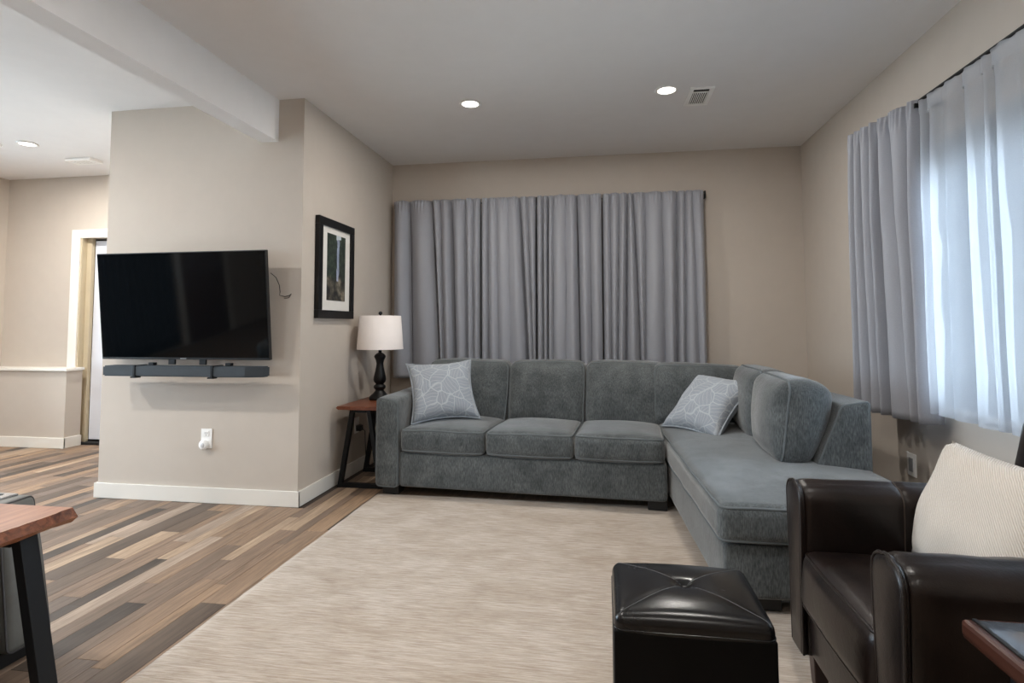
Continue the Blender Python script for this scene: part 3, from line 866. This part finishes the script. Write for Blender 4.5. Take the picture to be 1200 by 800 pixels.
for y in (2.893, 1.9, .98):
    obj('bracket', box(1.45, 1.568, y-.006, y+.006, 2.09, 2.112, .002), M['black_metal'], rod)

# ------------------------------------------------------------------ television, sound bar, cord
def tv():
    t = thing('television', 'wide black flat television tilted down on the beige wall', 'television', (-2.535, 3.2, 1.2))
    x0, x1 = -3.101, -1.962
    def P(x, z, d):    # z measured along the tilted screen, d = depth behind the glass
        f = (z-.878)/(1.532-.878)
        return Vector((x, 3.170-.070*f+d, z+d*.107))
    def hexa(xa, xb, za, zb, d0, d1): return [P(xa, za, d0), P(xb, za, d0), P(xb, za, d1), P(xa, za, d1), P(xa, zb, d0), P(xb, zb, d0), P(xb, zb, d1), P(xa, zb, d1)]
    obj('housing', add_hex(bmesh.new(), hexa(x0, x1, .878, 1.532, .002, .028), .003), M['black_plastic'], t)
    obj('housing', add_hex(bmesh.new(), hexa(x0+.2, x1-.2, .95, 1.35, .028, .055), .004), M['black_plastic'], t)
    obj('screen', add_hex(bmesh.new(), hexa(x0+.006, x1-.006, .892, 1.526, -.0005, .004)), M['screen'], t)
    obj('logo', add_hex(bmesh.new(), hexa(-2.555, -2.515, .8815, .8875, .0005, .003)), M['grey_plastic'], t)
    obj('wall_mount', box(-2.78, -2.28, 3.235, 3.2651, 1.05, 1.35, .003), M['black_metal'], t)
    for x in (-2.70, -2.36):
        obj('mount_arm', tube([(x, 3.19, 1.2), (x, 3.24, 1.2)], .014, 8), M['black_metal'], t)
    for x in (-2.62, -2.41):
        obj('sound_bar_bracket', add_hex(bmesh.new(), [Vector(p) for p in c8(x-.022, x+.022, 3.176, 3.19, .848, .905)], .002), M['black_metal'], t)
    return t
tv()
sb = thing('sound_bar', 'dark slate sound bar strapped below the television', 'speaker', (-2.48, 3.12, .78))
obj('body', prism([(-3.003, 3.08), (-2.062, 3.08), (-1.965, 3.115), (-1.962, 3.17), (-3.003, 3.17)], 'z', .782, .845, bevel=.006), plain('slate_speaker_cloth', lin(48, 55, 61), 0.7, var=0.08, bump=0.1, bscale=400), sb)
for x in (-2.79, -2.275):
    obj('strap', box(x-.008, x+.008, 3.0755, 3.176, .7775, .849, .002), M['black_metal'], sb)
    obj('strap_buckle', box(x-.045, x-.005, 3.10, 3.14, .770, .779, .002), M['black_metal'], sb)
    obj('strap_hook', box(x+.05, x+.085, 3.13, 3.16, .8455, .862, .002), M['black_metal'], sb)
cord = tube([(-1.965, 3.165, 1.40), (-1.945, 3.19, 1.375), (-1.937, 3.215, 1.33), (-1.943, 3.235, 1.29), (-1.955, 3.25, 1.27), (-1.925, 3.258, 1.262), (-1.90, 3.261, 1.268), (-1.885, 3.262, 1.28), (-1.90, 3.262, 1.255), (-1.93, 3.262, 1.25)], .0022, 6)
tag(obj('cord', cord, M['black_plastic'], smooth=True), 'thin dark cord curling out from behind the television\'s right edge', 'cord')

# ------------------------------------------------------------------ outlets
def rbox(x0, x1, y0, y1, z0, z1): return box(x0, x1, y0, y1, z0, z1, .002)
ot = thing('wall_outlet', 'white duplex wall outlet below the sound bar on the beige wall', 'outlet', (-2.431, YT, .39))
obj('cover_plate', rbox(-2.468, -2.394, YT-.006, YT, .329, .448), M['white_plastic'], ot)
for z in (.418, .362):
    rc = obj('receptacle', rbox(-2.448, -2.414, YT-.009, YT-.005, z-.016, z+.016), M['white_plastic'], ot)
    if z > .4:
        for dx in (-.007, .007): obj('slot', box(-2.431+dx-.0012, -2.431+dx+.0012, YT-.0098, YT-.0085, z-.001, z+.009), M['slot'], rc)
        obj('slot', lathe([(0, -.0098), (.0025, -.0098), (.0025, -.0085), (0, -.0085)], 10, (-2.431, YT, z-.008), axis='y'), M['slot'], rc)
pl = thing('smart_plug', 'small round white plug-in in the lower socket below the television', 'plug', (-2.44, YT-.009, .355))
obj('body', lathe([(0, -.032), (.020, -.032), (.027, -.029), (.030, -.022), (.028, -.012), (.024, -.0095), (0, -.0095)], 24, (-2.438, YT, .352), axis='y'), M['white_plastic'], pl, smooth=True)
obj('cap', lathe([(0, -.0345), (.011, -.0345), (.014, -.0322), (0, -.0322)], 20, (-2.438, YT, .352), axis='y'), M['plug_face'], pl, smooth=True)
ot = thing('wall_outlet', 'outlet in the shadow under the cherry table with the lamp', 'outlet', (XL, 4.09, .345))
obj('cover_plate', rbox(XL, XL+.006, 4.055, 4.128, .288, .403), M['white_plastic'], ot)
obj('receptacle', rbox(XL+.005, XL+.009, 4.075, 4.108, .355, .387), M['white_plastic'], ot)
pl = thing('power_plug', 'black plug of the table lamp cord in the outlet under the cherry table', 'plug', (XL+.01, 4.09, .325))
obj('body', rbox(XL+.0065, XL+.045, 4.07, 4.112, .305, .345), M['black_plastic'], pl)
obj('cord', tube([(XL+.045, 4.09, .325), (XL+.065, 4.1, .30), (XL+.06, 4.12, .2), (XL+.05, 4.16, .08), (XL+.06, 4.22, .012), (XL+.12, 4.32, .006)], .003, 6), M['black_plastic'], pl, smooth=True)
sw = thing('wall_outlet', 'grey-white decorator outlet low on the right wall beside the chaise', 'outlet', (XR, 3.29, .36))
obj('cover_plate', rbox(XR-.006, XR, 3.249, 3.332, .302, .418), M['white_plastic'], sw)
obj('receptacle', rbox(XR-.0095, XR-.005, 3.272, 3.309, .325, .395), M['grey_plastic'], sw)

# ------------------------------------------------------------------ framed picture
fr = thing('framed_picture', 'black framed waterfall picture with white mat beside the grey curtains', 'picture', (XL, 3.687, 1.47))
FY0, FY1, FZ0, FZ1, FW, FD = 3.422, 3.952, 1.132, 1.797, .054, .032
for a in ((FY0, FY1, FZ0, FZ0+FW), (FY0, FY1, FZ1-FW, FZ1), (FY0, FY0+FW, FZ0+FW, FZ1-FW), (FY1-FW, FY1, FZ0+FW, FZ1-FW)):
    obj('frame_rail', box(XL+.001, XL+FD, a[0], a[1], a[2], a[3], .003), M['black_wood'], fr)
obj('mat_board', box(XL+.002, XL+.018, FY0+FW, FY1-FW, FZ0+FW, FZ1-FW), plain('white_mat_board', lin(222, 218, 212), 0.8, var=.01), fr)
pc = bpy.data.objects.new('print_origin', None)
bm = box(-.0005, .0015, -.135, .135, -.225, .225)
me = bpy.data.meshes.new('print'); bmesh.ops.recalc_face_normals(bm, faces=bm.faces); bm.to_mesh(me); bm.free(); me.materials.append(M['print'])
bpy.data.objects.remove(pc)
o = link(bpy.data.objects.new('print', me)); o.parent = fr; o.location = (.0185, 3.690-3.687, 1.478-1.47)

# ------------------------------------------------------------------ tables with trapezoid legs
def live_top(x0, x1, y0, y1, z0, z1, edge_x=1, seed=0, wav=.008):
    """slab whose right (x1) and left edges wander and slope outwards like a live edge"""
    bm = bmesh.new(); n = 36; rings = []
    for j in range(n+1):
        y = y0+(y1-y0)*j/n
        wR = wav*noise.noise(Vector((y*9, seed, 0)))+.5*wav*noise.noise(Vector((y*31, seed, 4)))
        wR2 = wav*noise.noise(Vector((y*13, seed, 9)))+.7*wav*noise.noise(Vector((y*37, seed, 14)))
        wL = wav*noise.noise(Vector((y*9, seed, 20)))
        zm = (z0+z1)/2
        rings.append([bm.verts.new(p) for p in ((x0+wL, y, z1), (x0-.012+wL, y, zm), (x0+wL+.004, y, z0), (x1-.012+wR2, y, z0), (x1+.010+wR2*.8, y, zm-.004), (x1-.004+wR, y, z1))])
    for A, B in zip(rings, rings[1:]):
        for k in range(6):
            bm.faces.new([A[k], A[(k+1) % 6], B[(k+1) % 6], B[k]])
    bm.faces.new(rings[0]); bm.faces.new(rings[-1][::-1])
    return bm
def bar(p, q, sx, sy):
    """square tube from p to q; section sx (across x) by sy (across y)"""
    p, q = Vector(p), Vector(q)
    return add_hex(bmesh.new(), [p+Vector(d) for d in ((-sx/2, -sy/2, 0), (sx/2, -sy/2, 0), (sx/2, sy/2, 0), (-sx/2, sy/2, 0))]+[q+Vector(d) for d in ((-sx/2, -sy/2, 0), (sx/2, -sy/2, 0), (sx/2, sy/2, 0), (-sx/2, sy/2, 0))], .002)
def trapezoid_table(label, x0, x1, y0, y1, zt, topmat, edgemat, frames, lx, seed, lxl=None, thick=.032, z_floor=0.0, sec=(.028, .04)):
    t = thing('end_table', label, 'table', ((x0+x1)/2, (y0+y1)/2, 0))
    top = obj('table_top', live_top(x0, x1, y0, y1, zt-thick, zt, 1, seed), topmat, t)
    top.data.materials.append(edgemat)
    for p in top.data.polygons:
        if abs(p.normal.z) < .75: p.material_index = 1
    zb = zt-thick; lxl = lxl or lx
    for y in frames:
        f = obj('leg_frame', bar((x0+lxl[0], y, z_floor), (x0+lxl[1], y, zb), *sec), M['black_metal'], t)
        obj('leg', bar((x1-lx[0], y, z_floor), (x1-lx[1], y, zb), *sec), M['black_metal'], f)
        obj('floor_rail', box(x0+lxl[0]+sec[0]/2, x1-lx[0]-sec[0]/2, y-sec[1]/2, y+sec[1]/2, z_floor+.001, z_floor+.03, .002), M['black_metal'], f)
        obj('top_rail', box(x0+lxl[1]+sec[0]/2, x1-lx[1]-sec[0]/2, y-sec[1]/2, y+sec[1]/2, zb-.022, zb-.0005, .002), M['black_metal'], f)
    return t
trapezoid_table('narrow cherry wood end table with black trapezoid legs under the table lamp', -1.762, -1.475, 3.655, 4.22, .545, M['cherry'], M['cherry'], (3.71, 4.13), (-.03+.03, .085), 3, thick=.024, sec=(.03, .035))
trapezoid_table('live-edge brown wood end table with a black metal leg at the left frame edge', -1.855, -1.538, .85, 1.497, .55, M['wood'], M['edge'], (.99, 1.375), (-.082, .028), 6, lxl=(.045, .06), thick=.042, sec=(.03, .05))

# ------------------------------------------------------------------ table lamp
lamp = thing('table_lamp', 'black turned table lamp with a white drum shade on the cherry end table', 'lamp', (-1.617, 4.03, .545))
LX, LY, LZ = -1.617, 4.03, .5455
prof = [(0, 0), (.072, 0), (.076, .006), (.074, .02), (.066, .03), (.048, .044), (.034, .062), (.030, .070), (.040, .080), (.044, .092), (.040, .104), (.028, .112), (.032, .118), (.042, .130), (.046, .146), (.044, .165), (.034, .205), (.027, .240), (.025, .262), (.030, .285), (.038, .302), (.042, .312), (.038, .322), (.026, .334), (.014, .340), (.010, .346), (0, .346)]
obj('base', lathe(prof, 32, (LX, LY, LZ)), M['black_wood'], lamp, smooth=True)
obj('neck', lathe([(0, .346), (.012, .346), (.012, .385), (.018, .388), (.018, .43), (0, .43)], 20, (LX, LY, LZ)), M['black_metal'], lamp, smooth=True)
sz0, sz1 = .366, .610
obj('lamp_shade', lathe([(.168, sz0), (.150, sz1), (.147, sz1), (.165, sz0+.001), (.168, sz0)], 48, (LX, LY, LZ)), M['shade'], lamp, smooth=True)
hp = [(LX-.05, LY, LZ+.42), (LX-.065, LY, LZ+.48), (LX-.05, LY, LZ+.57), (LX, LY, LZ+.607), (LX+.05, LY, LZ+.57), (LX+.065, LY, LZ+.48), (LX+.05, LY, LZ+.42)]
hb = tube(hp, .0025, 6)
tube([(LX-.149, LY, LZ+.605), (LX+.149, LY, LZ+.605)], .002, 6, bm=hb)
tube([(LX, LY-.149, LZ+.605), (LX, LY+.149, LZ+.605)], .002, 6, bm=hb)
obj('harp', hb, M['black_metal'], lamp)
obj('bulb', lathe([(0, .43), (.014, .43), (.016, .445), (.030, .475), (.030, .495), (.018, .515), (0, .52)], 16, (LX, LY, LZ)), M['white_plastic'], lamp, smooth=True)
obj('finial', lathe([(0, .608), (.006, .608), (.006, .616), (.013, .622), (.015, .630), (.010, .640), (0, .643)], 16, (LX, LY, LZ)), M['black_metal'], lamp, smooth=True)

# ------------------------------------------------------------------ ceiling fittings
def downlight(x, y, label, watts=None):
    c = thing('ceiling_light', label, 'light', (x, y, H), group='recessed ceiling lights')
    obj('trim_ring', lathe([(.052, 0), (.066, -.001), (.070, -.004), (.070, -.0065), (.060, -.0085), (.052, -.007), (.052, 0)], 36, (x, y, H)), M['white_plastic'], c, smooth=True)
    obj('lens', lathe([(0, -.006), (.051, -.006), (.051, -.003), (0, -.003)], 36, (x, y, H)), M['lens'], c)
    d = bpy.data.lights.new('downlight_glow', 'AREA'); d.shape = 'DISK'; d.size = .10; d.energy = watts or LAMP_W; d.color = (1.0, .955, .89)
    o = bpy.data.objects.new('downlight_glow', d); o.parent = c; o.location = (0, 0, -.012); link(o)
    return c
downlight(-.821, 3.512, 'round ceiling light above the middle of the back wall curtains')
downlight(.396, 3.496, 'round ceiling light beside the square ceiling vent')
downlight(-4.389, 3.738, 'round ceiling light in the bright left-hand room', 30.0)
downlight(-.821, 1.30, 'round ceiling light overhead behind the camera view, left of the ottoman')
downlight(.396, 1.30, 'round ceiling light overhead above the black ottoman')
downlight(-.821, -1.0, 'round ceiling light behind the camera on the left')
downlight(.396, -1.0, 'round ceiling light behind the camera on the right')
downlight(-4.389, 1.70, 'round ceiling light in the left-hand room nearer the added side window', 32.0)
downlight(-3.30, 1.75, 'round ceiling light in the left-hand room before the television', 20.0)
downlight(-3.6, -.9, 'round ceiling light in the left-hand room near the brown door')

def vent(label, x0, x1, y0, y1, nsl, damper=True, drop=.008):
    v = thing('ceiling_vent', label, 'vent', ((x0+x1)/2, (y0+y1)/2, H))
    f = .026; z = H-drop
    for a in ((x0, x1, y0, y0+f), (x0, x1, y1-f, y1), (x0, x0+f, y0+f, y1-f), (x1-f, x1, y0+f, y1-f)):
        obj('frame', box(*a, z, H-.0005, .002), M['white_plastic'], v)
    obj('backing', box(x0+f, x1-f, y0+f, y1-f, H-.002, H-.0005), M['slot'], v)
    ya = y0+f+(.05 if damper else 0)
    if damper: obj('damper_bar', box(x0+f, x1-f, ya-.010, ya, z, H-.002), M['white_plastic'], v)
    w = (x1-x0-2*f)/nsl
    for i in range(nsl):
        x = x0+f+w*(i+.25)
        obj('louver', add_hex(bmesh.new(), [(x, ya, z), (x+w*.5, ya, z), (x+w*.5, y1-f, z), (x, y1-f, z), (x+w*.2, ya, H-.002), (x+w*.55, ya, H-.002), (x+w*.55, y1-f, H-.002), (x+w*.2, y1-f, H-.002)]), M['white_plastic'], v)
vent('white rectangular ceiling vent with grey louvers beside the right ceiling light', .533, .678, 3.485, 3.768, 8)
vent('small white ceiling vent in the left room near the corner of the television wall', -4.47, -4.23, 4.13, 4.26, 5, False, .022)
vent('white ceiling vent cut by the left frame edge above the low ledge', -4.95, -4.62, 3.64, 3.74, 7, False, .018)

# ------------------------------------------------------------------ ottoman
ott = thing('ottoman', 'square black leather ottoman with a tufted button top on the rug', 'ottoman', (.196, 1.47, RUGZ))
OX0, OX1, OY0, OY1, OZ = .018, .376, 1.392, 1.700, .425
K = M['leather_black']
obj('base', Soft(c8(OX0-.001, OX1+.001, OY0-.001, OY1+.001, RUGZ+.02, OZ-.049), .006, (0, 0, 0), 6).bm(), M['leather_black_shaded'], ott, smooth=True)
class OttTop(Soft):
    def deform(s, p):
        o = Soft.deform(s, p)
        if p[2] > 0:
            u, v = p[0]/s.h[0], p[1]/s.h[1]
            d = math.hypot(u, v)
            dg = min(abs(u-v), abs(u+v))
            o.z -= .012*math.exp(-(d/.11)**2)+.008*math.exp(-(d/.42)**2)+.0022*math.exp(-(dg/.04)**2)*max(0, 1-d*.75)*min(1, d*6)
        return o
OC = c8(OX0, OX1, OY0, OY1, OZ-.090, OZ-.014)
ts = OttTop(OC, .022, (.001, .001, .024), 36)
otop = obj('cushion_top', ts.bm(), K, ott, smooth=True)
for (su, sv) in ((1, 1), (1, -1), (-1, 1), (-1, -1)):
    pts = []
    for i in range(20):
        f = .05+.90*i/19
        p = ts.deform((su*f*ts.h[0], sv*f*ts.h[1], ts.h[2])); p.z += .0002; pts.append(p)
    obj('seam', tube(pts, .0011, 5), M['stitch_grey'], otop, smooth=True)
p = ts.deform((0, 0, ts.h[2]))
obj('button', lathe([(0, .003), (.004, .0025), (.007, .001), (.008, -.001), (0, -.002)], 18, (p.x, p.y, p.z)), K, otop, smooth=True)
obj('piping', tube([Vector((p.x, p.y, OZ-.049)) for p in ts.welt(2, -1, .04)], .0022, 6, closed=True), K, otop, smooth=True)
for x in (OX0+.03, OX1-.07):
    for y in (OY0+.03, OY1-.07):
        obj('foot', box(x, x+.04, y, y+.04, RUGZ, RUGZ+.021, .002), M['foot'], ott)

# ------------------------------------------------------------------ leather club chair
ch = thing('armchair', 'dark brown leather club armchair facing left beside the black ottoman', 'armchair', (.95, 1.6, 0))
B, ST = M['leather_brown'], M['stitch']
def arm_profile(y0, y1, zt, grow=0.0, n=8):
    """upright arm section: narrow foot, sides swelling into a rounded roll at the top"""
    yc = (y0+y1)/2; w = (y1-y0)/2+grow; r = w*.72; zt = zt+grow
    right = [(yc+w*.78, .12), (yc+w*.80, .22), (yc+w*.86, .34), (yc+w*.94, .44), (yc+w, .52), (yc+w, zt-r)]
    cap = [(yc+w-r+r*math.cos(math.radians(90*k/n)), zt-r+r*math.sin(math.radians(90*k/n))) for k in range(1, n+1)]
    half = right+cap
    top = [(yc+(w-r)*t, zt+.006*(1-t*t)) for t in (.5, 0)]
    half = half+top
    return half+[(2*yc-p[0], p[1]) for p in half[-2::-1]]
def loft(secs, caps=True):
    bm = bmesh.new(); rings = [[bm.verts.new(p) for p in sec] for sec in secs]
    for A, C in zip(rings, rings[1:]):
        for k in range(len(A)):
            bm.faces.new([A[k], A[(k+1) % len(A)], C[(k+1) % len(A)], C[k]])
    if caps: bm.faces.new(rings[0][::-1]); bm.faces.new(rings[-1])
    return bm
def arm(y0, y1, seed):
    def sec(x, zt, g):
        return [(x, p[0]+.0025*noise.noise(Vector((x*14, p[1]*14, seed))), p[1]+.0025*noise.noise(Vector((x*14, p[0]*18, seed+5)))) for p in arm_profile(y0, y1, zt, g)]
    xs = [.578, .585, .60, .64, .70, .76, .82, .838, .845, .852, .87, .93, 1.0, 1.08, 1.16, 1.23]
    secs = []
    for x in xs:
        g = -.004 if x < .58 else (.0005 if x < .59 else .004)
        if x == .845: g = -.001
        secs.append(sec(x, .604, g))
    o = obj('arm', loft(secs), B, ch, smooth=True)
    fs = [[(x, p[0], p[1]) for p in arm_profile(y0, y1, .604, g)] for x, g in ((.580, -.002), (.570, .001), (.565, -.003), (.563, -.012))]
    obj('arm_front', loft(fs), B, o, smooth=True)
    ring = [Vector((.5675, p[0], p[1])) for p in arm_profile(y0, y1, .604, .002, 10)]
    obj('piping', tube(ring, .0038, 6), B, o, smooth=True)
    obj('seam', tube([Vector((.845, p[0], p[1])) for p in arm_profile(y0, y1, .604, .0005, 10)], .0022, 6), ST, o, smooth=True)
arm(1.828, 1.950, 30)
arm(1.243, 1.372, 31)
cushion('seat_cushion', [(.555, 1.374, .265), (1.12, 1.374, .265), (1.12, 1.832, .265), (.555, 1.832, .265),
                         (.568, 1.374, .425), (1.12, 1.374, .41), (1.12, 1.832, .41), (.568, 1.832, .425)], .03, (.012, .004, .022), ch, B, B, [(2, 1), (2, -1)], .004, 33, wr=.0042)
obj('seat_base', Soft([(.585, 1.36, .12), (1.20, 1.36, .12), (1.20, 1.845, .12), (.585, 1.845, .12), (.585, 1.36, .264), (1.20, 1.36, .264), (1.20, 1.845, .264), (.585, 1.845, .264)], .015, (.004, 0, 0), 6).bm(), B, ch, smooth=True)
cushion('backrest', [(1.10, 1.27, .42), (1.28, 1.27, .12), (1.28, 1.925, .12), (1.10, 1.925, .42),
                     (1.19, 1.30, .87), (1.36, 1.30, .85), (1.36, 1.90, .85), (1.19, 1.90, .87)], .10, (.03, .01, .02), ch, B, B, [(0, -1)], .005, 34, wr=.0042, off=.03)
for (x, y) in ((.60, 1.885), (.60, 1.275), (1.20, 1.885), (1.20, 1.275)):
    obj('leg', add_hex(bmesh.new(), [(x+.006, y-.018, RUGZ), (x+.040, y-.018, RUGZ), (x+.040, y+.018, RUGZ), (x+.006, y+.018, RUGZ), (x, y-.024, .125), (x+.05, y-.024, .125), (x+.05, y+.024, .125), (x, y+.024, .125)], .003), M['chair_leg'], ch)
throw_pillow('cream ribbed throw pillow leaning in the brown leather armchair', (.925, 1.598, .590), (-.36, .0, -1.55), .47, .34, .17, M['cream'], M['cream'], None, 5, .06, 0)

# ------------------------------------------------------------------ side table at the right edge (glass inset)
st = thing('side_table', 'dark wood side table with a glass top inset beside the leather armchair', 'table', (.88, .95, 0))
SX0, SX1, SY0, SY1, SZ = .632, 1.12, .74, 1.185, .55
obj('glass_top', box(SX0+.022, SX1-.022, SY0+.022, SY1-.003, SZ-.012, SZ-.002), M['glass_top'], st)
for a in ((SX0, SX1, SY0, SY0+.022), (SX0, SX0+.022, SY0+.022, SY1), (SX1-.022, SX1, SY0+.022, SY1)):
    obj('rim', box(*a, SZ-.034, SZ, .008), M['mahogany'], st)
obj('rim', box(SX0+.022, SX1-.022, SY1-.003, SY1, SZ-.034, SZ-.002), M['mahogany'], st)
obj('apron', box(SX0+.022, SX1-.022, SY0+.022, SY1-.003, SZ-.034, SZ-.0125), M['mahogany'], st)
obj('gasket', box(SX0+.019, SX0+.026, SY0+.022, SY1-.003, SZ-.006, SZ+.0008), M['black_plastic'], st)
for (x, y, dx) in ((SX0+.07, SY1-.06, .04), (SX1-.07, SY1-.06, -.04), (SX0+.07, SY0+.06, .04), (SX1-.07, SY0+.06, -.04)):
    obj('leg', bar((x-dx*1.5, y, RUGZ), (x, y, SZ-.0345), .03, .03), M['black_metal'], st)
obj('shelf', box(SX0+.05, SX1-.05, SY0+.08, SY1-.08, .16, .18, .003), M['mahogany'], st)

# ------------------------------------------------------------------ grey recliner at the left edge
rc = thing('recliner', 'grey leather recliner with a silver control panel behind the live-edge table', 'recliner', (-2.4, 1.22, 0))
G = M['leather_grey']
cushion('arm', [(-2.85, 1.58, .05), (-1.845, 1.585, .05), (-1.845, 1.735, .05), (-2.85, 1.735, .05), (-2.85, 1.58, .505), (-1.905, 1.585, .512), (-1.925, 1.725, .508), (-2.85, 1.725, .498)], .022, (.02, .012, .004), rc, G, M['stitch_grey'], [(0, 1)], .002, 40, wr=.0035)
cushion('arm', [(-2.85, .72, .05), (-1.885, .72, .05), (-1.885, .87, .05), (-2.85, .87, .05), (-2.85, .72, .505), (-1.935, .72, .505), (-1.935, .87, .498), (-2.85, .87, .498)], .022, (.02, .012, .004), rc, G, M['stitch_grey'], [(0, 1)], .002, 41, wr=.0035)
cushion('seat', [(-2.80, .875, .10), (-1.93, .875, .10), (-1.93, 1.575, .10), (-2.80, 1.575, .10), (-2.80, .875, .40), (-1.93, .875, .40), (-1.93, 1.575, .40), (-2.80, 1.575, .40)], .05, (.02, 0, .03), rc, G, G, [], .003, 42)
cushion('backrest', [(-2.98, .74, .10), (-2.72, .74, .10), (-2.72, 1.71, .10), (-2.98, 1.71, .10), (-3.05, .74, .62), (-2.83, .74, .62), (-2.83, 1.71, .62), (-3.05, 1.71, .62)], .07, (.03, 0, .02), rc, G, G, [], .003, 43)
obj('base', box(-2.80, -1.885, .74, 1.735, .001, .052, .004), M['foot'], rc)
cpn = obj('control_panel', box(-2.26, -1.965, 1.60, 1.70, .505, .517, .004), M['chrome'], rc); cpn['label'] = 'silver rimmed control panel'
obj('button_recess', box(-2.22, -2.0, 1.62, 1.68, .5155, .5185, .001), M['slot'], cpn)
